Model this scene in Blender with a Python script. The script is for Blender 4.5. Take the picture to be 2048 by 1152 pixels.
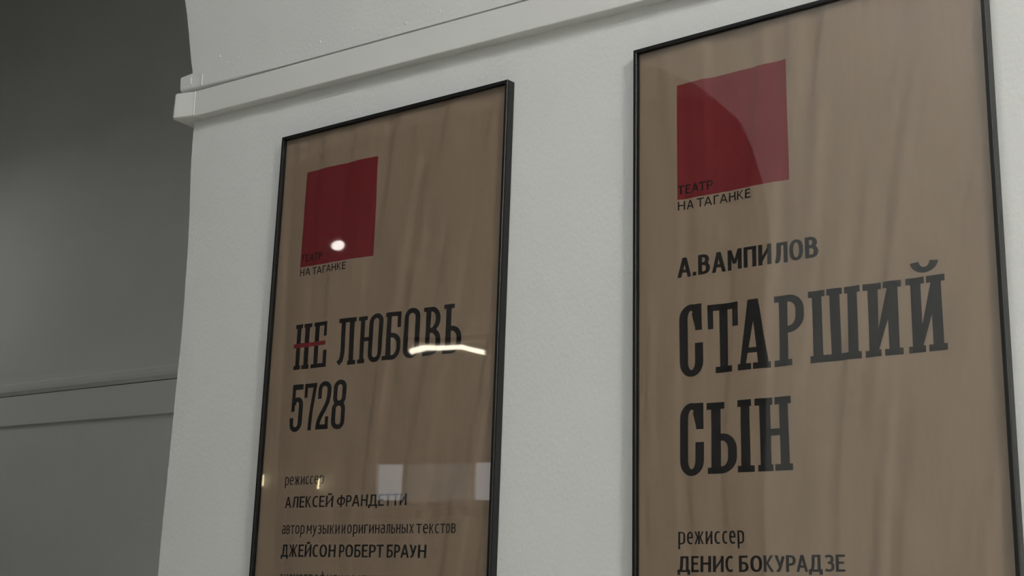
import bpy, bmesh, math, random
import numpy as np
from mathutils import Vector, Matrix

for o in list(bpy.data.objects):
    bpy.data.objects.remove(o)
SC = bpy.context.scene
COL = SC.collection
ZT = 2.65                      # height of the left poster's top edge above the floor

# ------------------------------------------------------------------ camera
cam_d = bpy.data.cameras.new('camera')
cam_d.sensor_width = 36.0
cam_d.lens = 2754.38 / 2048 * 36.0
cam_d.clip_start = 0.05
cam = bpy.data.objects.new('camera', cam_d)
COL.objects.link(cam)
yaw, pitch, roll = 0.67159, 0.214189, 0.052515
fwd = Vector((-math.sin(yaw)*math.cos(pitch), math.cos(yaw)*math.cos(pitch), math.sin(pitch)))
rgt = Vector((math.cos(yaw), math.sin(yaw), 0))
upv = rgt.cross(fwd)
r2 = rgt*math.cos(roll) + upv*math.sin(roll)
u2 = -rgt*math.sin(roll) + upv*math.cos(roll)
M = Matrix.Identity(4)
for i in range(3):
    M[i][0] = r2[i]; M[i][1] = u2[i]; M[i][2] = -fwd[i]
    M[i][3] = (2.456178, -2.181395, ZT - 1.045675)[i]
cam.matrix_world = M
SC.camera = cam

# ------------------------------------------------------------------ exposure, world
vs = SC.view_settings
vs.view_transform = 'Standard'
vs.look = 'None'
vs.gamma = 1.0
vs.use_curve_mapping = False
vs.exposure = 0.0
w = bpy.data.worlds.new('world'); SC.world = w
w.use_nodes = True
w.node_tree.nodes['Background'].inputs['Color'].default_value = (0.5, 0.55, 0.6, 1)
w.node_tree.nodes['Background'].inputs['Strength'].default_value = 0.02

# lamp strengths (the lamps themselves are built further down)
HALL_AND_FILL_LAMPS = [  # x, y, z, strength, tint
    (5.3, -2.5, ZT + 2.10, 172.0, (1.0, 0.985, 0.955)),
    (0.9, -2.15, ZT + 2.40, 27.0, (0.98, 0.99, 1.0)),  # unseen fill lamp, added to lift the middle of the poster wall
]
GALLERY_FILL_LAMPS = [(0.4, 1.3, ZT + 1.7, 70.0), (-6.3, 1.1, ZT + 1.7, 15.0)]  # unseen fill lamps, added to brighten the dark far wall of the passage
TUBE_STRENGTH = 10.0
SPOT_STRENGTH = 8.0

# ------------------------------------------------------------------ helpers
def node_mat(name, color, rough=0.6, spec=0.5, metal=0.0, emit=None, estr=0.0):
    m = bpy.data.materials.new(name); m.use_nodes = True
    b = m.node_tree.nodes['Principled BSDF']
    b.inputs['Base Color'].default_value = (*color, 1)
    b.inputs['Roughness'].default_value = rough
    b.inputs['Specular IOR Level'].default_value = spec
    b.inputs['Metallic'].default_value = metal
    if emit:
        b.inputs['Emission Color'].default_value = (*emit, 1)
        b.inputs['Emission Strength'].default_value = estr
    return m

def add_noise_bump(m, layers, color_var=None):
    """layers: (scale xyz, detail, strength, distance) in metres on object coordinates."""
    nt = m.node_tree; b = nt.nodes['Principled BSDF']
    tc = nt.nodes.new('ShaderNodeTexCoord')
    prev = None
    for sc, det, st, dist in layers:
        mp = nt.nodes.new('ShaderNodeMapping'); mp.inputs['Scale'].default_value = sc
        nt.links.new(tc.outputs['Object'], mp.inputs['Vector'])
        nz = nt.nodes.new('ShaderNodeTexNoise'); nz.inputs['Scale'].default_value = 1.0
        nz.inputs['Detail'].default_value = det
        nt.links.new(mp.outputs['Vector'], nz.inputs['Vector'])
        bp = nt.nodes.new('ShaderNodeBump')
        bp.inputs['Strength'].default_value = st; bp.inputs['Distance'].default_value = dist
        nt.links.new(nz.outputs['Fac'], bp.inputs['Height'])
        if prev: nt.links.new(prev.outputs['Normal'], bp.inputs['Normal'])
        prev = bp
    nt.links.new(prev.outputs['Normal'], b.inputs['Normal'])
    if color_var:
        sc, amt = color_var
        base = tuple(b.inputs['Base Color'].default_value)[:3]
        mp = nt.nodes.new('ShaderNodeMapping'); mp.inputs['Scale'].default_value = sc
        nt.links.new(tc.outputs['Object'], mp.inputs['Vector'])
        nz = nt.nodes.new('ShaderNodeTexNoise'); nz.inputs['Detail'].default_value = 5
        nz.inputs['Scale'].default_value = 1.0
        nt.links.new(mp.outputs['Vector'], nz.inputs['Vector'])
        rp = nt.nodes.new('ShaderNodeValToRGB')
        rp.color_ramp.elements[0].position = 0.3; rp.color_ramp.elements[1].position = 0.7
        rp.color_ramp.elements[0].color = (*[c*(1-amt) for c in base], 1)
        rp.color_ramp.elements[1].color = (*[min(1, c*(1+amt)) for c in base], 1)
        nt.links.new(nz.outputs['Fac'], rp.inputs['Fac'])
        nt.links.new(rp.outputs['Color'], b.inputs['Base Color'])
    return m

def link(name, bm, mat, parent=None, smooth=False):
    me = bpy.data.meshes.new(name)
    bmesh.ops.recalc_face_normals(bm, faces=bm.faces)
    bm.to_mesh(me); bm.free()
    me.materials.append(mat)
    if smooth:
        for f in me.polygons: f.use_smooth = True
    o = bpy.data.objects.new(name, me)
    COL.objects.link(o)
    if parent: o.parent = parent
    return o

def struct(name, bm, mat, parent=None, smooth=False):
    o = link(name, bm, mat, parent, smooth)
    if parent is None: o['kind'] = 'structure'
    return o

def thing(name, label, cat, loc, rot=(0, 0, 0), group=None):
    o = bpy.data.objects.new(name, None); COL.objects.link(o)
    o.location = loc; o.rotation_euler = rot
    o.empty_display_size = 0.1
    o['label'] = label; o['category'] = cat
    if group: o['group'] = group
    return o

def box(bm, lo, hi, bevel=0.0):
    r = bmesh.ops.create_cube(bm, size=1.0)
    vv = r['verts']
    for v in vv:
        v.co = Vector([(lo[i]+hi[i])/2 + v.co[i]*(hi[i]-lo[i]) for i in range(3)])
    if bevel:
        ee = list({e for v in vv for e in v.link_edges})
        bmesh.ops.bevel(bm, geom=ee, offset=bevel, segments=2, affect='EDGES', profile=0.5)

def cyl(bm, p0, p1, r, seg=20, r1=None):
    p0 = Vector(p0); p1 = Vector(p1); d = p1-p0
    m = Matrix.Translation((p0+p1)/2) @ d.to_track_quat('Z', 'Y').to_matrix().to_4x4()
    bmesh.ops.create_cone(bm, cap_ends=True, segments=seg, radius1=r, radius2=r if r1 is None else r1,
                          depth=d.length, matrix=m)

def extrude_xz(bm, pts, y0, y1, bevel_test=None, bev=0.0, seg=3):
    """Prism of a polygon in the XZ plane between y0 (front) and y1 (back)."""
    front = [bm.verts.new((x, y0, z)) for x, z in pts]
    back = [bm.verts.new((x, y1, z)) for x, z in pts]
    n = len(pts)
    bm.faces.new(front); bm.faces.new(back[::-1])
    for i in range(n):
        bm.faces.new((front[i], back[i], back[(i+1) % n], front[(i+1) % n]))
    if bevel_test:
        ee = []
        for i in range(n):
            a, b = front[i], front[(i+1) % n]
            if bevel_test(a.co, b.co): ee.append(bm.edges.get((a, b)))
        bmesh.ops.bevel(bm, geom=ee, offset=bev, segments=seg, affect='EDGES', profile=0.5)

# ------------------------------------------------------------------ materials
WALL = (0.66, 0.665, 0.65)
m_wall = add_noise_bump(node_mat('white_wall_paint', WALL, 0.55, 0.35),
                        [((9, 9, 5), 3, 0.35, 0.004), ((150, 150, 85), 4, 0.50, 0.0016)], ((3, 3, 2.2), 0.02))
m_trim = add_noise_bump(node_mat('white_gloss_trim_paint', (0.67, 0.67, 0.65), 0.42, 0.45),
                        [((7, 30, 30), 2, 0.30, 0.003), ((60, 120, 120), 2, 0.2, 0.0008)])
m_ceil = add_noise_bump(node_mat('ceiling_paint', (0.68, 0.68, 0.66), 0.7, 0.3), [((40, 40, 40), 3, 0.2, 0.002)])
m_paper = node_mat('brown_kraft_paper', (0.302, 0.224, 0.163), 0.62, 0.10)
add_noise_bump(m_paper, [((300, 300, 120), 2, 0.12, 0.0004)], ((160, 40, 22), 0.03))
m_ink = node_mat('black_print', (0.014, 0.0135, 0.014), 0.6, 0.08)
m_red = node_mat('red_print', (0.190, 0.022, 0.027), 0.6, 0.08)
m_frame = node_mat('black_anodised_aluminium', (0.007, 0.0075, 0.007), 0.36, 0.4)
m_board = node_mat('grey_backing_board', (0.25, 0.22, 0.18), 0.8)
m_floor = node_mat('stone_floor_tiles', (0.30, 0.28, 0.25), 0.35)
m_metal = node_mat('painted_steel', (0.6, 0.6, 0.58), 0.4, 0.5)
m_dark = node_mat('dark_sign_panel', (0.05, 0.045, 0.04), 0.6)
m_white = node_mat('white_sign_panel', (0.5, 0.49, 0.46), 0.6)

nt = m_floor.node_tree
tc = nt.nodes.new('ShaderNodeTexCoord'); bk = nt.nodes.new('ShaderNodeTexBrick')
bk.inputs['Color1'].default_value = (0.55, 0.54, 0.49, 1); bk.inputs['Color2'].default_value = (0.49, 0.48, 0.44, 1)
bk.inputs['Mortar'].default_value = (0.12, 0.11, 0.10, 1); bk.inputs['Scale'].default_value = 1.7
bk.inputs['Mortar Size'].default_value = 0.008
nt.links.new(tc.outputs['Object'], bk.inputs['Vector'])
nt.links.new(bk.outputs['Color'], nt.nodes['Principled BSDF'].inputs['Base Color'])

def glazing_material():
    """Thin clear acrylic: lets light straight through, reflects by Schlick's law, slightly wavy."""
    m = bpy.data.materials.new('clear_acrylic_glazing'); m.use_nodes = True
    nt = m.node_tree; nt.nodes.clear()
    out = nt.nodes.new('ShaderNodeOutputMaterial')
    mix = nt.nodes.new('ShaderNodeMixShader')
    tr = nt.nodes.new('ShaderNodeBsdfTransparent'); tr.inputs['Color'].default_value = (0.985, 0.985, 0.98, 1)
    gl = nt.nodes.new('ShaderNodeBsdfGlossy'); gl.inputs['Roughness'].default_value = 0.02
    lw = nt.nodes.new('ShaderNodeLayerWeight'); lw.inputs['Blend'].default_value = 0.5
    pw = nt.nodes.new('ShaderNodeMath'); pw.operation = 'POWER'; pw.inputs[1].default_value = 5.0
    ma = nt.nodes.new('ShaderNodeMath'); ma.operation = 'MULTIPLY_ADD'
    ma.inputs[1].default_value = 0.925; ma.inputs[2].default_value = 0.075
    nt.links.new(lw.outputs['Facing'], pw.inputs[0]); nt.links.new(pw.outputs[0], ma.inputs[0])
    nt.links.new(ma.outputs[0], mix.inputs['Fac'])
    tc = nt.nodes.new('ShaderNodeTexCoord')
    nz = nt.nodes.new('ShaderNodeTexNoise'); nz.inputs['Scale'].default_value = 7.0; nz.inputs['Detail'].default_value = 0.0
    bp = nt.nodes.new('ShaderNodeBump'); bp.inputs['Strength'].default_value = 0.09; bp.inputs['Distance'].default_value = 0.004
    nt.links.new(tc.outputs['Object'], nz.inputs['Vector']); nt.links.new(nz.outputs['Fac'], bp.inputs['Height'])
    nt.links.new(bp.outputs['Normal'], gl.inputs['Normal'])
    nt.links.new(tr.outputs[0], mix.inputs[1]); nt.links.new(gl.outputs[0], mix.inputs[2])
    nt.links.new(mix.outputs[0], out.inputs['Surface'])
    return m
m_glass = glazing_material()

# ------------------------------------------------------------------ setting
CEIL = 6.0
XL, XR = -8.0, 7.0
YB, YF = 3.4, -6.4

bm = bmesh.new(); box(bm, (XL, YF, -0.1), (XR, YB, 0.0)); struct('floor', bm, m_floor)
bm = bmesh.new(); box(bm, (XL, YF, CEIL), (XR, YB, CEIL+0.1)); struct('ceiling', bm, m_ceil)
bm = bmesh.new(); box(bm, (XL-0.2, YF, 0), (XL, YB, CEIL)); struct('wall_left', bm, m_wall)
bm = bmesh.new(); box(bm, (XR, YF, 0), (XR+0.2, YB, CEIL)); struct('wall_right', bm, m_wall)

# the wall the posters hang on: pier with an uneven plaster edge, arch on the left
edge = [(-0.3325, 0.0), (-0.3326, ZT-1.061), (-0.3355, ZT-0.97), (-0.3365, ZT-0.78), (-0.3376, ZT-0.65),
        (-0.338, ZT-0.55), (-0.338, ZT-0.47), (-0.3395, ZT-0.42), (-0.3445, ZT-0.33), (-0.3490, ZT-0.24),
        (-0.3585, ZT-0.13), (-0.3665, ZT-0.06), (-0.3722, ZT-0.007), (-0.3755, ZT+0.04), (-0.3775, ZT+0.10),
        (-0.3775, ZT+0.186)]
PIER_W = 6.99
bm = bmesh.new()
extrude_xz(bm, edge[::-1] + [(PIER_W, 0.0), (PIER_W, ZT+0.186)], 0.0, 0.5)
struct('wall_front', bm, m_wall)
bm = bmesh.new()
extrude_xz(bm, [(XL+0.01, 0), (-2.6, 0), (-2.6, ZT+0.186), (XL+0.01, ZT+0.186)], 0.0, 0.5)
struct('wall_front', bm, m_wall)

# wall above the rail, standing a little proud, with the arch springing from it
up = [(PIER_W, 0.1922), (0.6, 0.1920), (0.28, 0.1924), (-0.05, 0.1925),
      (-0.424, 0.1955), (-0.4285, 0.2385), (-0.3790, 0.2425), (-0.3830, 0.252), (-0.3945, 0.290),
      (-0.4090, 0.343), (-0.4235, 0.396), (-0.4358, 0.435), (-0.4471, 0.467)]
arc = []
for k in range(1, 60):
    t = k/60*math.pi
    arc.append((-1.52 + 1.06*math.cos(t) , 0.50 + 0.98*math.sin(t)))
up = up + [(-0.459, 0.50)] + arc + [(-2.6, 0.48), (-2.6, 0.1875), (XL+0.01, 0.1875), (XL+0.01, CEIL-ZT-0.005), (PIER_W, CEIL-ZT-0.005)]
pts = [(x, z+ZT) for x, z in up]
bm = bmesh.new()
extrude_xz(bm, pts, -0.02, 0.5, lambda a, b: max(a.z, b.z) < ZT+0.20 and max(a.x, b.x) > -2.5 and max(a.x, b.x)-min(a.x, b.x) < 7 and not (a.x < -2.59 and b.x < -2.59) and min(a.x, b.x) > -0.45, 0.011, 4)
# small lumps of old paint on the plaster
rnd = random.Random(4)
lumps = [(-0.274, .268, 3.2), (-0.215, .235, 2.2), (0.066, .228, 2.4), (0.101, .229, 3.0), (0.385, .214, 2.8), (0.488, .221, 2.2),
         (0.299, .208, 2.6), (-0.20, .25, 1.6), (-0.24, .245, 1.6), (0.36, .206, 2.0), (-0.05, .30, 1.6), (0.21, .24, 1.6)]
for k in range(16):
    lumps.append((rnd.uniform(-0.3, 0.9), rnd.uniform(0.21, 0.40), rnd.uniform(0.9, 1.7)))
for x, z, r in lumps:
    mt = Matrix.Translation((x, -0.0205, z+ZT)) @ Matrix.Diagonal((1, 0.55, 1.4, 1)) @ Matrix.Rotation(rnd.uniform(0, 3), 4, 'Y')
    bmesh.ops.create_icosphere(bm, subdivisions=2, radius=r*0.001, matrix=mt)
# two runs of paint at the stepped end of the moulding
cyl(bm, (-0.336, -0.0205, ZT+0.200), (-0.3385, -0.0205, ZT+0.232), 0.0022, 8)
cyl(bm, (-0.383, -0.0205, ZT+0.213), (-0.3835, -0.0205, ZT+0.230), 0.0017, 8)
struct('wall_upper', bm, m_wall)

# rail under the arch
bm = bmesh.new()
box(bm, (-0.346, -0.0272, ZT+0.1145), (PIER_W, 0.02, ZT+0.1845), 0.0022)
for x, z, r in [(0.632, .146, 2.2), (0.52, .176, 1.4), (0.78, .118, 1.8), (0.765, .118, 1.4), (0.12, .119, 1.5), (0.0, .118, 1.2)]:
    bmesh.ops.create_icosphere(bm, subdivisions=2, radius=r*0.001, matrix=Matrix.Translation((x, -0.0275, z+ZT)) @ Matrix.Diagonal((1, 0.5, 1.3, 1)))
struct('trim_1', bm, m_trim)
bm = bmesh.new(); box(bm, (XL+0.01, -0.0272, ZT+0.1145), (-2.56, 0.02, ZT+0.1845), 0.0022); struct('trim_4', bm, m_trim)
# corner block that ends the rail, turned a little towards the room
bm = bmesh.new()
foot = [(-0.3465, -0.0285), (-0.4085, -0.0440), (-0.419, -0.039), (-0.426, 0.05), (-0.40, 0.5), (-0.345, 0.5)]
lo = [bm.verts.new((x, y, ZT+0.1145)) for x, y in foot]; hi = [bm.verts.new((x, y, ZT+0.1835)) for x, y in foot]
bm.faces.new(lo); bm.faces.new(hi[::-1])
for i in range(len(foot)):
    bm.faces.new((lo[i], hi[i], hi[(i+1) % len(foot)], lo[(i+1) % len(foot)]))
bmesh.ops.bevel(bm, geom=list(bm.edges), offset=0.0022, segments=2, affect='EDGES')
cyl(bm, (-0.3462, -0.0293, ZT+0.117), (-0.3470, -0.0293, ZT+0.182), 0.0026, 10)     # bead of paint in the joint
struct('trim_2', bm, m_trim)

# far wall of the passage seen through the arch, not quite parallel
BACK_ROT = math.radians(-4.6)
def back_pt(s, off, z):     # s along the wall to the right, off towards the viewer
    c, sn = math.cos(BACK_ROT), math.sin(BACK_ROT)
    return Vector((-3.7 + s*c + off*sn, 2.6 + s*sn - off*c, z))
def back_box(bm, s0, s1, o0, o1, z0, z1, bev=0.0):
    b2 = bmesh.new(); box(b2, (s0, -o1, z0), (s1, -o0, z1), bev)
    for v in b2.verts:
        v.co = back_pt(v.co.x, -v.co.y, v.co.z)
    me = bpy.data.meshes.new('tmp'); b2.to_mesh(me); b2.free(); bm.from_mesh(me); bpy.data.meshes.remove(me)
bm = bmesh.new()
back_box(bm, -4.2, 6.0, -0.2, 0.0, 0, ZT+0.0)
struct('wall_back', bm, m_wall)
bm = bmesh.new()
b2 = bmesh.new()
prof = [(-0.2, 0.0), (0.018, -0.010), (0.034, 0.012), (0.036, 0.03), (0.034, 0.056), (0.027, 0.068), (0.024, 0.10), (0.02, CEIL-ZT), (-0.2, CEIL-ZT)]
for s in (-4.2, 6.0):
    pass
ra = [bm.verts.new(back_pt(-4.2, o, ZT+z-0.003)) for o, z in prof]; rb = [bm.verts.new(back_pt(6.0, o, ZT+z-0.003)) for o, z in prof]
b2.free()
for i in range(len(prof)):
    j = (i+1) % len(prof); bm.faces.new((ra[i], rb[i], rb[j], ra[j]))
bm.faces.new(ra[::-1]); bm.faces.new(rb)
struct('wall_back', bm, m_wall)
bm = bmesh.new()
back_box(bm, -4.2, 6.0, -0.02, 0.020, ZT-0.207, ZT-0.0185, 0.004)
struct('trim_3', bm, m_trim)

# wall across the hall with its own wide arch (seen in the glazing)
op = [(-0.36, 0.0), (-0.36, ZT+0.60)]
for k in range(1, 9):
    t = k/8*math.pi/2
    op.append((-1.28 + 0.92*math.cos(t), ZT+0.60 + 0.92*math.sin(t)))
op += [(-1.9, ZT+1.62), (-2.6, ZT+1.68), (-3.4, ZT+1.66), (-4.1, ZT+1.58), (-4.6, ZT+1.2), (-4.75, ZT+0.8), (-4.75, 0.0)]
bm = bmesh.new()
extrude_xz(bm, op + [(XL+0.01, 0), (XL+0.01, CEIL-0.005), (PIER_W, CEIL-0.005), (PIER_W, 0)], -3.7, -3.2)
struct('wall_opposite', bm, m_wall)
bm = bmesh.new(); box(bm, (XL, -6.2, 0), (XR, -6.0, CEIL)); struct('wall_far', bm, m_wall)

# ------------------------------------------------------------------ paper relief
def vnoise(x, y, seed):
    """smooth value noise, numpy"""
    rs = np.random.RandomState(seed); tab = rs.rand(64, 64)
    xi = np.floor(x).astype(int); yi = np.floor(y).astype(int)
    fx = x-xi; fy = y-yi
    fx = fx*fx*fx*(fx*(fx*6-15)+10); fy = fy*fy*fy*(fy*(fy*6-15)+10)
    g = lambda i, j: tab[i % 64, j % 64]
    return ((g(xi, yi)*(1-fx)+g(xi+1, yi)*fx)*(1-fy) + (g(xi, yi+1)*(1-fx)+g(xi+1, yi+1)*fx)*fy) - 0.5

def relief(a, d, seed):
    """height of the paper (towards the viewer, m) at a from the left and d below the top."""
    a = np.asarray(a, float); d = np.asarray(d, float)
    # folds run down the sheet, drifting and drawing together
    u = 0.35 + (a-0.35)*(1+0.45*d) + 0.10*d + 0.05*vnoise(d*2.5+5, a*2+1.5, seed+9)
    h = 0.0034*vnoise(u*10, d*1.1, seed)
    h = h + 0.0078*vnoise(u*30+3, d*1.9, seed+1)*(0.6+0.4*np.exp(-d/0.5))
    h = h + 0.0032*vnoise(u*52+7, d*3.0, seed+2)*(0.35+0.65*np.exp(-d/0.25))
    top = np.exp(-d/0.07)
    h = h + 0.0026*vnoise((a+0.25*(a-0.35)*d)*75, d*3.0, seed+3)*top
    h = h + 0.0034*vnoise(a*9+u*5, d*9-a*5, seed+4)
    h = 0.0042*np.tanh(h/0.0042)
    # clamped along the frame
    e = np.minimum(np.minimum(a, 0.70-a), d)
    return h*np.clip(e/0.03, 0.15, 1)

PAPER_Y = -0.0118

def lay_on_paper(bm, H, seed, lift):
    """cut a flat x/z mesh on a grid and drape it over the paper relief."""
    xs = [v.co.x for v in bm.verts]; zs = [v.co.z for v in bm.verts]
    st = 0.0035
    for ax, vals in ((0, xs), (2, zs)):
        lo, hi = min(vals), max(vals)
        k = math.floor(lo/st)+1
        while k*st < hi:
            co = [0, 0, 0]; co[ax] = k*st; no = [0, 0, 0]; no[ax] = 1
            bmesh.ops.bisect_plane(bm, geom=list(bm.verts)+list(bm.edges)+list(bm.faces), plane_co=co, plane_no=no)
            k += 1
    A = np.array([v.co.x for v in bm.verts]); D = np.array([H - v.co.z for v in bm.verts])
    hh = relief(A, D, seed)
    for v, h in zip(bm.verts, hh):
        v.co.y = PAPER_Y - h - lift

# ------------------------------------------------------------------ slab-serif title letters, drawn in metres (x from left, z below top)
def poly(bm, pts):
    bm.faces.new([bm.verts.new((x, 0, z)) for x, z in pts])
def rect(bm, x0, x1, z0, z1):
    poly(bm, [(x0, min(z0, z1)), (x1, min(z0, z1)), (x1, max(z0, z1)), (x0, max(z0, z1))])
def stroke(bm, path, wx, wz, closed=False):
    """band of quads around a centre line; wx = width of upright runs, wz = width of level runs."""
    P = [Vector((x, z)) for x, z in path]; n = len(P); L = []; R = []
    for i in range(n):
        if closed: t = P[(i+1) % n]-P[i-1]
        else: t = P[min(i+1, n-1)]-P[max(i-1, 0)]
        nx, nz = -t.y, t.x; l = math.hypot(nx, nz); nx /= l; nz /= l
        L.append(bm.verts.new((P[i].x+nx*wx/2, 0, P[i].y+nz*wz/2))); R.append(bm.verts.new((P[i].x-nx*wx/2, 0, P[i].y-nz*wz/2)))
    for i in range(n if closed else n-1):
        j = (i+1) % n; bm.faces.new((L[i], L[j], R[j], R[i]))
def arc_pts(cx, cz, rx, rz, a0, a1, n=12):
    return [(cx+rx*math.cos(math.radians(a0+(a1-a0)*i/n)), cz+rz*math.sin(math.radians(a0+(a1-a0)*i/n))) for i in range(n+1)]
def ring(bm, x0, x1, z0, z1, wx, wz, k=0.95):
    """upright rounded loop (O, 8) given by its outer box."""
    cx = (x0+x1)/2; rx = (x1-x0-wx)/2; rz = rx*k; zt = max(z0, z1)-wz/2; zb = min(z0, z1)+wz/2
    stroke(bm, arc_pts(cx, zt-rz, rx, rz, 0, 180)+arc_pts(cx, zb+rz, rx, rz, 180, 360), wx, wz, True)
def bowl(bm, xs, xr, zt, zb, wx, wz):
    """right-hand bowl of P, B, soft sign from the stem at xs out to xr."""
    xo = xr-wx/2; t = zt-wz/2; b = zb+wz/2; r = min((t-b)/2, (xo-xs)*0.8, 0.022); rx = min(r, (xo-xs)*0.72)
    stroke(bm, [(xs, t), (xo-rx-0.0005, t)]+arc_pts(xo-rx, t-r, rx, r, 88, 2, 8)+arc_pts(xo-rx, b+r, rx, r, -2, -88, 8)+[(xo-rx-0.0005, b), (xs, b)], wx, wz)
def cee(bm, x0, x1, zt, zb, armz_t, armz_b):
    wx, wz = 0.0178, 0.0125; xl = x0+wx/2; xr = x1-0.0155/2; cx = (xl+xr)/2; rx = (xr-xl)/2; rz = 0.021
    stroke(bm, [(xr, armz_b)]+arc_pts(cx, zb+wz/2+rz, rx, rz, 0, -180)+arc_pts(cx, zt-wz/2-rz, rx, rz, 180, 30), wx*0.95, wz)
    rect(bm, x1-0.0150, x1-0.0005, zt-0.001, armz_t)
    poly(bm, [(x1-0.022, zt-0.018), (x1-0.0148, zt-0.010), (x1-0.0148, zt-0.045), (x1-0.019, zt-0.030)])

def title_two_words(bm):
    S = 0.0115
    T, B = -0.5388, -0.6664
    cee(bm, .0958, .1450, -.5325, -.6690, -.583, -.6065)
    # T
    rect(bm, .1563, .2189, T, T-.0122); rect(bm, .1563, .1678, T, -.5841); rect(bm, .2068, .2189, T, -.5835)
    rect(bm, .1797, .1963, T, B); rect(bm, .1704, .2056, B, B+S)
    # A
    poly(bm, [(.2396, T), (.2505, T), (.2503, -.578), (.2345, -.656), (.2222, -.656)])
    poly(bm, [(.2505, T), (.2609, T), (.2782, -.656), (.2588, -.656), (.2503, -.578)])
    rect(bm, .233, .263, -.6268, -.6365); rect(bm, .2173, .2449, B, B+S); rect(bm, .2487, .2820, B, B+S)
    # P
    rect(bm, .2995, .3172, T, B); rect(bm, .2911, .31, T, T-S); rect(bm, .2890, .3249, B, B+S); bowl(bm, .308, .3494, T, -.6075, .0168, .0125)
    # Sha
    for xc, a, b in ((.3735, .3578, .3889), (.4070, .3924, .4209), (.4392, .4244, .4539)):
        rect(bm, xc-.0092, xc+.0092, T, B); rect(bm, a, b, T, T-S)
    rect(bm, .3584, .4532, B, B+S+.001)
    # I, short I
    for x, dx in ((.4588, 0), (.5341, .0755)):
        rect(bm, .4668+dx, .4848+dx, T, B); rect(bm, .5022+dx, .5202+dx, T, B)
        rect(bm, .4588+dx, .4911+dx, T, T-S); rect(bm, .4948+dx, .5268+dx, T, T-S)
        rect(bm, .4600+dx, .4892+dx, B, B+S); rect(bm, .4949+dx, .5262+dx, B, B+S)
        poly(bm, [(.5030+dx, -.548), (.5120+dx, -.548), (.5120+dx, -.575), (.4845+dx, -.657), (.4750+dx, -.657), (.4840+dx, -.622)])
    stroke(bm, arc_pts(.5682, -.5118, .0172, .0155, 184, 356, 14), .0155, .0098)
    # second line
    T, B = -.7200, -.8486
    cee(bm, .0958, .1454, -.7174, -.8510, -.7665, -.7900)
    rect(bm, .1607, .1795, T, B); rect(bm, .1514, .1877, T, T-.0125); rect(bm, .1537, .17, B, B+S); bowl(bm, .170, .2137, -.7770, B, .0182, .0130)
    rect(bm, .2222, .2398, T, B); rect(bm, .2158, .2434, T, T-.0125); rect(bm, .2151, .2474, B, B+S)
    rect(bm, .2588, .2790, T, B); rect(bm, .2967, .3140, T, B); rect(bm, .275, .300, -.7750, -.7870)
    rect(bm, .2501, .2834, T, T-.0128); rect(bm, .2875, .3202, T, T-.0128); rect(bm, .2541, .2826, B, B+S); rect(bm, .2859, .3198, B, B+S)

def title_struck(bm):
    S = 0.0095
    T, B = -.4750, -.5815
    rect(bm, .0930, .1068, T, B); rect(bm, .1195, .1333, T, B); rect(bm, .10, .125, -.5200, -.5290)
    rect(bm, .0875, .1115, T, T-S); rect(bm, .1160, .1402, T, T-S); rect(bm, .0868, .1100, B, B+S); rect(bm, .1135, .1362, B, B+S)
    rect(bm, .1515, .1655, T, B); rect(bm, .1470, .1907, T, T-S); rect(bm, .1425, .1937, B, B+S)
    rect(bm, .1812, .1907, T, -.5090); rect(bm, .1825, .1937, B, -.5420); rect(bm, .16, .1800, -.5200, -.5290)
    # El
    rect(bm, .2279, .2800, T+.001, T-S); stroke(bm, [(.2418, T), (.2418, -.545), (.2408, -.558), (.2375, -.5705), (.2290, -.5770)], .0130, .0118)
    rect(bm, .2600, .2745, T, B); rect(bm, .2568, .2817, B-.0005, B+S)
    # Yu
    rect(bm, .2928, .3062, T, B); rect(bm, .2862, .3135, T, T-S); rect(bm, .2872, .3100, B, B+S); rect(bm, .303, .327, -.5235, -.5330)
    ring(bm, .3200, .3645, -.4722, -.5828, .0135, .0110)
    # Be
    rect(bm, .3772, .3905, T, B); rect(bm, .3720, .4155, T, T-.0100); rect(bm, .4055, .4155, T, -.5100); rect(bm, .3670, .384, B, B+S)
    bowl(bm, .384, .4185, -.5215, B, .0135, .0105)
    ring(bm, .4274, .4732, -.4718, -.5828, .0138, .0112)
    # Ve
    rect(bm, .4895, .5035, T, B); rect(bm, .4828, .497, T, T-S); rect(bm, .4828, .497, B, B+S)
    bowl(bm, .496, .5330, T, -.5320, .0135, .0105); bowl(bm, .496, .5355, -.5220, B, .0138, .0105)
    # soft sign
    rect(bm, .5488, .5630, T, B); rect(bm, .5421, .5706, T, T-S); rect(bm, .5416, .556, B-.0005, B+S); bowl(bm, .556, .5919, -.5225, B-.0005, .0135, .0108)
    # 5 7 2 8
    T, B = -.6165, -.7245
    rect(bm, .0909, .1245, T, T-.0125); rect(bm, .0909, .1022, T, -.6790)
    stroke(bm, [(.1000, -.6640)]+arc_pts(.1100, -.6640, .0108, .0125, 150, 0, 10)+arc_pts(.1074, -.7060, .0134, .0145, 0, -180, 14)+[(.0940, -.6935)], .0122, .0110)
    rect(bm, .1293, .1705, T, T-.0100); rect(bm, .1293, .1390, T, -.6489)
    stroke(bm, [(.1648, -.6215), (.1630, -.6340), (.1585, -.6600), (.1555, -.6800), (.1538, -.7000), (.1530, B)], .0118, .0115)
    stroke(bm, [(.1822, -.6545), (.1822, -.6360)]+arc_pts(.1965, -.6345, .0143, .0140, 178, 0, 12)+[(.2105, -.6480), (.2075, -.6620), (.1990, -.6780), (.1885, -.6930), (.1820, -.7050), (.1795, -.7200)], .0122, .0112)
    rect(bm, .1735, .2119, -.7130, -.7240); rect(bm, .2020, .2119, -.6955, -.7240)
    ring(bm, .2228, .2606, -.6142, -.6720, .0122, .0105); ring(bm, .2208, .2610, -.6625, -.7262, .0126, .0108)

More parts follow.
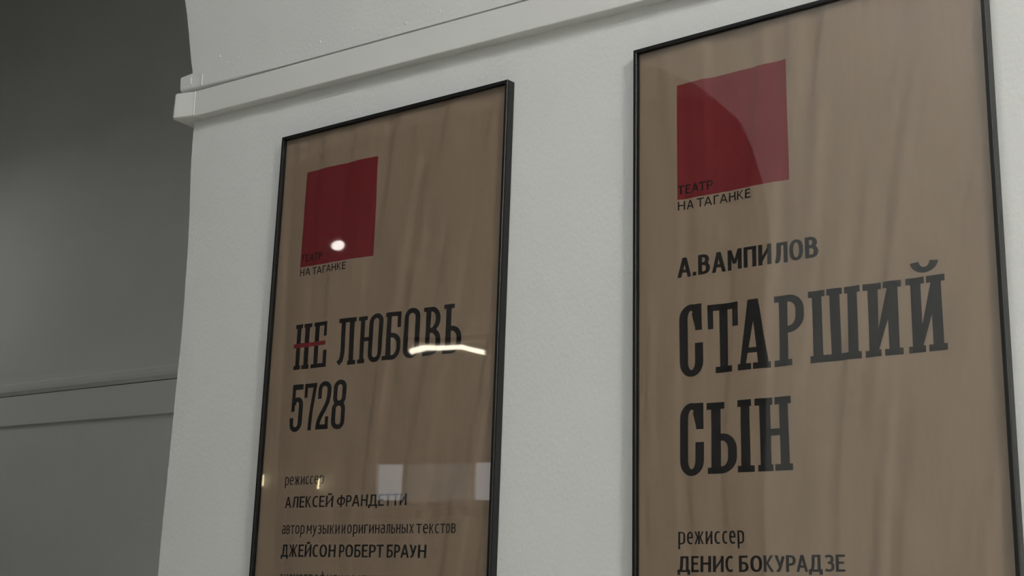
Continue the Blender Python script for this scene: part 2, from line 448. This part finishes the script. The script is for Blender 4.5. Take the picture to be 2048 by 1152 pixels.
# humanist sans lettering: centre lines in units of the letter height; ('s' smooth, 'l' straight, 'd' slanted with level ends, 'o' closed loop)
def loop(x0, x1, z0, z1):
    cx, cz, rx, rz = (x0+x1)/2, (z0+z1)/2, (x1-x0)/2, (z1-z0)/2
    out = []
    for i in range(24):
        t = 2*math.pi*i/24; c, q = math.cos(t), math.sin(t)
        out.append((cx+rx*math.copysign(abs(c)**0.86, c), cz+rz*math.copysign(abs(q)**0.86, q)))
    return ('o', out)
def vbar(x, z0=0, z1=1): return ('l', [(x, z0), (x, z1)])
def hbar(z, x0, x1): return ('l', [(x0, z), (x1, z)])
def lobe(x, xr, zt, zb):
    r = min((zt-zb)/2, 0.30); m = xr-(xr-x)*0.55
    return ('s', [(x, zt), ((x+m)/2, zt), (m, zt), (xr-(xr-m)*0.3, zt-r*0.22), (xr, zt-r*0.8), (xr, (zt+zb)/2), (xr, zb+r*0.8), (xr-(xr-m)*0.3, zb+r*0.22), (m, zb), ((x+m)/2, zb), (x, zb)])
CEE = lambda w: ('s', [(w+.02, .93), (w*.82, .985), (w*.60, 1), (w*.26, .92), (.01, .70), (0, .5), (.01, .30), (w*.26, .08), (w*.60, 0), (w*.82, .015), (w+.02, .07)])
ZE = [('s', [(.0, .92), (.1, .98), (.2, 1), (.33, .97), (.40, .86), (.40, .68), (.32, .57), (.15, .53)]),
      ('s', [(.15, .53), (.34, .50), (.44, .38), (.44, .16), (.35, .04), (.2, 0), (.08, .02), (-.02, .07)])]
BREVE = ('s', [(.12, 1.33), (.17, 1.22), (.26, 1.185), (.35, 1.22), (.40, 1.33)])
def ii(w): return [vbar(0), vbar(w), ('d', [(0.02, 0.12), (w-0.02, .88)])]
def el(w): return [vbar(w), hbar(1, .14, w), ('s', [(.14, 1), (.135, .6), (.12, .3), (.08, .10), (.03, .01), (-.05, 0)])]
def zhe(w): c = w/2; return [vbar(c), ('d', [(0, 1), (c-.12, .52)]), ('d', [(0, 0), (c-.12, .52)]), ('d', [(w, 1), (c+.12, .52)]), ('d', [(w, 0), (c+.12, .52)]), hbar(.52, c-.12, c+.12)]
def ka(w): return [vbar(0), ('d', [(.13, .50), (w-.03, 1)]), ('d', [(.13, .56), (w, 0)]), hbar(.53, 0, .13)]
GLYPH = {
 'А': (.60, [('d', [(0, 0), (.29, 1)]), ('d', [(.60, 0), (.31, 1)]), hbar(.28, .12, .48)]),
 'Б': (.46, [vbar(0), hbar(1, 0, .41), lobe(0, .46, .56, 0)]),
 'В': (.47, [vbar(0), lobe(0, .42, 1, .54), lobe(0, .47, .54, 0)]),
 'Г': (.38, [vbar(0), hbar(1, 0, .38)]),
 'Д': (.60, [hbar(0, -.06, .64), vbar(.52), hbar(1, .15, .52), ('s', [(.15, 1), (.145, .6), (.125, .3), (.06, 0)]), vbar(-.05, -.20, .02), vbar(.63, -.20, .02)]),
 'Е': (.39, [vbar(0), hbar(1, 0, .39), hbar(.53, 0, .34), hbar(0, 0, .40)]),
 'Ж': (.82, zhe(.82)), 'З': (.44, ZE), 'И': (.52, ii(.52)), 'Й': (.52, ii(.52)+[BREVE]),
 'К': (.48, ka(.48)), 'Л': (.52, el(.52)), 'М': (.66, [vbar(0), vbar(.66), ('d', [(.02, 1), (.32, .26)]), ('d', [(.64, 1), (.34, .26)])]),
 'Н': (.52, [vbar(0), vbar(.52), hbar(.53, 0, .52)]), 'О': (.58, [loop(0, .58, 0, 1)]), 'П': (.52, [vbar(0), vbar(.52), hbar(1, 0, .52)]),
 'Р': (.44, [vbar(0), lobe(0, .44, 1, .43)]), 'С': (.42, [CEE(.42)]), 'Т': (.48, [hbar(1, -.03, .51), vbar(.24)]),
 'У': (.48, [('d', [(0, 1), (.26, .30)]), ('s', [(.48, 1), (.37, .62), (.27, .28), (.20, .08), (.12, .0), (.03, .01)])]),
 'Ф': (.72, [vbar(.36, -.06, 1.06), loop(0, .72, .17, .85)]), '.': (.0, [vbar(0, 0, .045)]),
 'р': (.43, [vbar(0, -.42, 1), lobe(0, .43, 1, 0)]),
 'е': (.43, [hbar(.53, .02, .42), ('s', [(.42, .53), (.41, .75), (.34, .95), (.22, 1), (.09, .93), (.01, .72), (0, .5), (.02, .25), (.12, .05), (.24, 0), (.34, .01), (.42, .06)])]),
 'ж': (.68, zhe(.68)), 'и': (.42, ii(.42)), 'с': (.36, [CEE(.36)]), 'в': (.40, [vbar(0), lobe(0, .37, 1, .54), lobe(0, .40, .54, 0)]),
 'а': (.39, [('s', [(.03, .92), (.10, .98), (.2, 1), (.33, .95), (.39, .78), (.39, .5), (.39, 0)]), ('s', [(.39, .57), (.2, .56), (.06, .48), (0, .28), (.05, .07), (.16, 0), (.29, .05), (.39, .18)])]),
 'т': (.40, [hbar(1, -.03, .43), vbar(.20)]), 'о': (.45, [loop(0, .45, 0, 1)]), 'м': (.56, [vbar(0), vbar(.56), ('d', [(.02, 1), (.27, .28)]), ('d', [(.54, 1), (.29, .28)])]),
 'у': (.43, [('d', [(0, 1), (.23, .12)]), ('s', [(.43, 1), (.30, .45), (.20, .02), (.12, -.26), (.05, -.38), (-.03, -.40)])]),
 'з': (.40, [(k, [(x*.9, z) for x, z in q]) for k, q in ZE]), 'ы': (.60, [vbar(0), lobe(0, .37, .58, 0), vbar(.60)]),
 'к': (.40, ka(.40)), 'г': (.32, [vbar(0), hbar(1, 0, .32)]), 'н': (.42, [vbar(0), vbar(.42), hbar(.53, 0, .42)]),
 'л': (.44, el(.44)), 'ь': (.38, [vbar(0), lobe(0, .38, .58, 0)]), 'х': (.40, [('d', [(0, 0), (.40, 1)]), ('d', [(0, 1), (.40, 0)])]),
 'ц': (.44, [vbar(0), vbar(.42), hbar(0, 0, .50), vbar(.50, -.28, 0)]), 'ф': (.66, [vbar(.33, -.42, 1.42), loop(0, .66, 0, 1)]),
 'я': (.38, [vbar(.38), ('s', [(x, z) for x, z in [(.38, 1), (.26, 1), (.14, .99), (.04, .90), (.01, .74), (.04, .57), (.14, .48), (.26, .47), (.38, .47)]]), ('d', [(.0, 0), (.20, .47)])]),
 'ю': (.66, [vbar(0), hbar(.53, 0, .24), loop(.24, .66, 0, 1)]),
 'п': (.42, [vbar(0), vbar(.42), hbar(1, 0, .42)]),
}
def catmull(P, n=4):
    if len(P) < 3: return P
    Q = [(2*P[0][0]-P[1][0], 2*P[0][1]-P[1][1])] + P + [(2*P[-1][0]-P[-2][0], 2*P[-1][1]-P[-2][1])]
    out = []
    for i in range(1, len(Q)-2):
        a, b, c, d = Q[i-1], Q[i], Q[i+1], Q[i+2]
        for k in range(n):
            t = k/n
            out.append(tuple(0.5*(2*b[j]+(c[j]-a[j])*t+(2*a[j]-5*b[j]+4*c[j]-d[j])*t*t+(3*b[j]-a[j]-3*c[j]+d[j])*t**3) for j in (0, 1)))
    return out + [P[-1]]

KERN = {'РА': -.08, 'АУ': -.10, 'КУ': -.07, 'УР': -.05, 'ТА': -.09, 'АТ': -.08, 'АГ': .0, 'ГА': -.08, 'УН': -.02, 'РТ': -.04, 'ЕТ': -.04, 'ТТ': .02, 'АД': -.02, 'му': -.04, 'уз': -.05, 'рм': .0, 'ЕА': -.02, 'ТР': -.0}
def sans_line(bm, text, x0, x1, base, height, wx=0.19, wz=0.135, gap=0.11, space=0.25):
    """one line of the sans lettering fitted to its measured width and height; wx, wz in units of the height."""
    wx *= height; wz *= height
    tot = 0.0; n = 0
    for ch in text:
        if ch == ' ': tot += space
        else: tot += GLYPH[ch][0]+gap; n += 1
    tot += sum(KERN.get(text[i:i+2], 0) for i in range(len(text)-1)) - gap
    sx = (x1-x0-n*wx)/tot
    x = x0+wx/2
    for i, ch in enumerate(text):
        if ch == ' ':
            x += space*sx; continue
        wd, strokes = GLYPH[ch]
        m = lambda p: (x+p[0]*sx, base + wz/2 + p[1]*(height-wz))
        for kind, P in strokes:
            if kind == 'd':
                (ax, az), (bx, bz) = P
                if az > bz: ax, az, bx, bz = bx, bz, ax, az
                za = base if az < 0.05 else base+wz/2+az*(height-wz)
                zb = base+height if bz > 0.95 else base+wz/2+bz*(height-wz)
                k = 0.47 if ch in 'АУуХх' else 0.43
                poly(bm, [(x+ax*sx-wx*k, za), (x+ax*sx+wx*k, za), (x+bx*sx+wx*k, zb), (x+bx*sx-wx*k, zb)])
            elif kind == 'o':
                stroke(bm, [m(p) for p in P], wx, wz, True)
            elif kind == 's':
                stroke(bm, [m(p) for p in catmull(P)], wx, wz)
            else:
                (ax, az), (bx, bz) = [m(p) for p in P]
                if abs(ax-bx) < 1e-9: rect(bm, ax-wx/2, ax+wx/2, min(az, bz)-wz/2, max(az, bz)+wz/2)
                else: rect(bm, min(ax, bx)-wx*0.45, max(ax, bx)+wx*0.45, az-wz/2, az+wz/2)
        x += wd*sx + wx + (gap+KERN.get(text[i:i+2], 0))*sx

# ------------------------------------------------------------------ framed posters
PW, PH = 0.70, 1.40
def make_poster(name, label, x, ztop, theta, seed, red_box, lines, title_fn, extra_red=None):
    # frame turned slightly in the plane of the wall; origin at its lower left corner
    c, s = math.cos(theta), math.sin(theta)
    root = thing(name, label, 'poster', (x + s*PH, 0, ztop - c*PH), (0, -theta, 0), 'framed posters on the white wall')
    H = PH
    # mitred frame of one profile: (inset from the outer edge, y)
    prof = [(0.0, -0.0003), (0.0, -0.0188), (0.0011, -0.0193), (0.0011, -0.0207), (0.0, -0.0212), (0.0, -0.0236), (0.0010, -0.0246),
            (0.0064, -0.0246), (0.0074, -0.0237), (0.0074, -0.0192), (0.0052, -0.0192), (0.0052, -0.0003)]
    bm = bmesh.new(); loops = []
    for i, y in prof:
        loops.append([bm.verts.new(p) for p in ((i, y, i), (PW-i, y, i), (PW-i, y, H-i), (i, y, H-i))])
    for k in range(len(prof)):
        A, B = loops[k], loops[(k+1) % len(prof)]
        for q in range(4):
            bm.faces.new((A[q], A[(q+1) % 4], B[(q+1) % 4], B[q]))
    link('frame', bm, m_frame, root)
    bm = bmesh.new(); box(bm, (0.006, -0.0065, 0.006), (PW-0.006, -0.0025, H-0.006)); link('backing_board', bm, m_board, root)
    bm = bmesh.new(); box(bm, (0.0056, -0.0189, 0.0056), (PW-0.0056, -0.0171, H-0.0056)); link('glazing', bm, m_glass, root)
    # paper sheet with its folds
    nx, nz = 210, 330
    ax = np.linspace(0.0058, PW-0.0058, nx); az = np.linspace(0.0058, H-0.0058, nz)
    AA, ZZ = np.meshgrid(ax, az, indexing='ij')
    hh = relief(AA, H-ZZ, seed)
    bm = bmesh.new()
    g = [[bm.verts.new((AA[i, j], PAPER_Y - hh[i, j], ZZ[i, j])) for j in range(nz)] for i in range(nx)]
    for i in range(nx-1):
        for j in range(nz-1):
            bm.faces.new((g[i][j], g[i+1][j], g[i+1][j+1], g[i][j+1]))
    paper = link('paper', bm, m_paper, root, smooth=True)
    md = paper.modifiers.new('thickness', 'SOLIDIFY'); md.thickness = 0.0003; md.offset = -1
    def printed(nm, build, mat, lift, lab=None):
        b = bmesh.new(); build(b)
        for v in b.verts: v.co.z += H
        for f in b.faces:
            f.normal_update()
            if f.normal.y > 0: f.normal_flip()
        lay_on_paper(b, H, seed, lift)
        me = bpy.data.meshes.new(nm); b.to_mesh(me); b.free(); me.materials.append(mat)
        o = bpy.data.objects.new(nm, me); COL.objects.link(o); o.parent = paper
        if lab: o['label'] = lab
        return o
    printed('printed_square', lambda b: poly(b, red_box), m_red, 0.00022, 'dark red square')
    printed('title_lettering', title_fn, m_ink, 0.00028, 'black slab serif title')
    for nm, args in lines:
        def build(b, args=args):
            for a in args: sans_line(b, *a)
        printed(nm, build, m_ink, 0.00032)
    if extra_red:
        printed('strike_line', lambda b: poly(b, extra_red), m_red, 0.00040, 'red line crossing out the first word')
    return root

make_poster('framed_poster', 'brown paper poster in thin black frame with red line striking out the first word',
    0.0, ZT, 0.021449, 11,
    [(.0850, -.3364), (.3180, -.3364), (.3180, -.1008), (.0850, -.1008)],
    [('logo_lettering', [('ТЕАТР', .0876, .1568, -.3235, .0165, .18, .145, .13, .18), ('НА ТАГАНКЕ', .0872, .2380, -.3582, .0172, .18, .145, .13, .18)]),
     ('credit_lettering', [('режиссер', .0845, .2110, -.8465, .0192, .17, .13, .15, .15)]),
     ('name_lettering', [('АЛЕКСЕЙ ФРАНДЕТТИ', .0885, .4632, -.8976, .0250, .205, .140)]),
     ('credit_lettering', [('автор музыки и оригинальных текстов', .0848, .6006, -.9558, .0195, .17, .13, .15, .15)]),
     ('name_lettering', [('ДЖЕЙСОН РОБЕРТ БРАУН', .0872, .5196, -1.0060, .0272, .205, .140)]),
     ('credit_lettering', [('сценография и костюмы', .0876, .4180, -1.0630, .0195, .17, .13, .15, .15)])],
    title_struck, [(.0834, -.5310), (.1885, -.5298), (.1885, -.5200), (.0834, -.5208)])

make_poster('framed_poster', 'brown paper poster in thin black frame with tall two-line slab title, nothing struck out',
    1.018456, ZT+0.013943, 0.035826, 37,
    [(.0936, -.3254), (.3262, -.3254), (.3262, -.0926), (.0936, -.0926)],
    [('logo_lettering', [('ТЕАТР', .0941, .1692, -.3153, .0176, .18, .145, .13, .18), ('НА ТАГАНКЕ', .0945, .2490, -.3466, .0175, .18, .145, .13, .18)]),
     ('author_lettering', [('А.ВАМПИЛОВ', .0933, .3797, -.4788, .0384, .215, .15, .11, .15)]),
     ('credit_lettering', [('режиссер', .0916, .2247, -.9720, .0226, .17, .13, .15, .15)]),
     ('name_lettering', [('ДЕНИС БОКУРАДЗЕ', .0913, .4112, -1.0206, .0280, .205, .140)])],
    title_two_words)

# ------------------------------------------------------------------ hall lamp, added fill lamps and what the glazing mirrors
def lit(name, color, strength):
    return node_mat(name, (0.8, 0.8, 0.78), 0.5, 0.3, 0.0, color, strength)

labels = ['long white pendant lamp over the right end of the hall', 'added long white fill lamp, unseen, high up facing the posters']
for (x, y, z, st, tint), lab in zip(HALL_AND_FILL_LAMPS, labels):
    t = thing('pendant_or_fill_lamp', lab, 'lamp', (x, y, z), (0, 0, 0), 'pendant lamps of the hall')
    b = bmesh.new(); box(b, (-0.62, -0.17, 0.012), (0.62, 0.17, 0.07), 0.006); link('housing', b, m_metal, t)
    b = bmesh.new(); box(b, (-0.60, -0.15, -0.01), (0.60, 0.15, 0.011), 0.004); link('diffuser', b, lit('lamp_diffuser', tint, st), t)
    for sx in (-0.45, 0.45):
        b = bmesh.new(); cyl(b, (sx, 0, 0.071), (sx, 0, CEIL-z-0.001), 0.005, 10); link('rod', b, m_metal, t)

for (x, y, z, st), lab in zip(GALLERY_FILL_LAMPS, ('added round fill lamp hidden in the passage behind the poster wall', 'added round fill lamp out of view at the left end of the passage')):
    t = thing('passage_fill_lamp', lab, 'lamp', (x, y, z), (0, 0, 0), 'added fill lamps of the passage')
    b = bmesh.new(); cyl(b, (0, 0, 0.0), (0, 0, 0.14), 0.26, 40, 0.10); link('shade', b, m_metal, t)
    b = bmesh.new(); cyl(b, (0, 0, -0.012), (0, 0, -0.001), 0.24, 40); link('diffuser', b, lit('fill_diffuser', (1.0, 0.99, 0.95), st), t)
    b = bmesh.new(); cyl(b, (0, 0, 0.141), (0, 0, CEIL-z-0.001), 0.005, 10); link('cord', b, m_metal, t)

t = thing('tube_lamp', 'bare fluorescent tube hung in the passage, mirrored in the left poster', 'lamp', (-3.70, -4.94, ZT+0.545))
b = bmesh.new(); cyl(b, (-0.33, 0, -0.005), (-0.22, 0, 0.024), 0.016); cyl(b, (-0.22, 0, 0.024), (0.10, 0, 0.012), 0.017); cyl(b, (0.10, 0, 0.012), (0.33, 0, -0.045), 0.017); link('tube', b, lit('tube_glow', (1.0, 0.90, 0.72), TUBE_STRENGTH), t, True)
b = bmesh.new(); box(b, (-0.36, -0.03, 0.045), (0.36, 0.03, 0.085), 0.004); box(b, (-0.37, -0.02, 0.0), (-0.345, 0.02, 0.05)); box(b, (0.345, -0.02, -0.06), (0.37, 0.02, 0.05)); link('holder', b, m_dark, t)
for sx in (-0.3, 0.3):
    b = bmesh.new(); cyl(b, (sx, 0, 0.085), (sx, 0, CEIL-ZT-0.551), 0.004, 8); link('rod', b, m_metal, t)

t = thing('bulb_lamp', 'round bulb lamp hung in the passage, mirrored in the red square', 'lamp', (-4.88, -4.94, ZT+1.40))
b = bmesh.new(); bmesh.ops.create_uvsphere(b, u_segments=20, v_segments=12, radius=0.045, matrix=Matrix.Diagonal((1.1, 1, 0.85, 1))); link('bulb', b, lit('bulb_glow', (1.0, 0.93, 0.88), SPOT_STRENGTH), t, True)
b = bmesh.new(); cyl(b, (0, 0, 0.035), (0, 0, 0.09), 0.018, 16, 0.012); link('socket', b, m_metal, t)
b = bmesh.new(); cyl(b, (0, 0, 0.085), (0, 0, CEIL-ZT-1.401), 0.004, 8); link('cord', b, m_metal, t)

for x, z, lab in ((-6.60, -0.235, 'small candle wall lamp nearer the passage end, mirrored at the left poster edge'), (-5.904, -0.28, 'small candle wall lamp beside the frosted window, mirrored by the credits')):
    t = thing('wall_lamp', lab, 'lamp', (x, -5.999, ZT+z-0.09), (0, 0, 0), 'candle wall lamps in the passage')
    b = bmesh.new(); cyl(b, (0, 0, 0), (0, 0.02, 0), 0.03, 20); cyl(b, (0, 0.015, 0), (0, 0.045, 0.02), 0.006, 10); link('bracket', b, m_metal, t)
    b = bmesh.new(); cyl(b, (0, 0.045, 0.02), (0, 0.045, 0.045), 0.012, 14); link('socket', b, m_metal, t)
    b = bmesh.new(); cyl(b, (0, 0.045, 0.043), (0, 0.045, 0.138), 0.0085, 14, 0.006); link('candle_bulb', b, lit('candle_glow', (1.0, 0.85, 0.5), 10.0), t, True)

# frosted window at the end of the passage, two bright lights and a dim one between
win = bpy.data.objects.new('window_1', None); COL.objects.link(win); win.location = (-4.655, -6.0, ZT-0.44); win['kind'] = 'structure'
b = bmesh.new()
for x0, x1 in ((-0.62, -0.585), (-0.325, -0.295), (0.38, 0.41), (0.60, 0.635)):
    box(b, (x0, 0.0, 0), (x1, 0.05, 0.36), 0.003)
box(b, (-0.585, 0.0, 0.325), (0.60, 0.05, 0.36), 0.003); box(b, (-0.585, 0.0, 0), (0.60, 0.05, 0.02), 0.003)
link('window_frame', b, m_metal, win)
for x0, x1, e in ((-0.585, -0.325, 1.05), (-0.295, 0.38, 0.15), (0.41, 0.60, 1.05)):
    b = bmesh.new(); box(b, (x0, 0.005, 0.02), (x1, 0.02, 0.325)); link('pane', b, lit('frosted_pane', (0.86, 0.92, 1.0), e), win)

t = thing('notice_strip', 'long low strip of dark panels under the frosted window, mirrored by the credits', 'panel', (-4.70, -5.999, ZT-0.56))
b = bmesh.new(); box(b, (-0.60, 0, 0), (0.60, 0.02, 0.085), 0.003); link('board', b, m_white, t)
for x0, x1 in ((-0.16, -0.09), (0.02, 0.27), (0.33, 0.40)):
    b = bmesh.new(); box(b, (x0, 0.018, 0.012), (x1, 0.026, 0.075), 0.002); link('panel', b, m_dark, t)
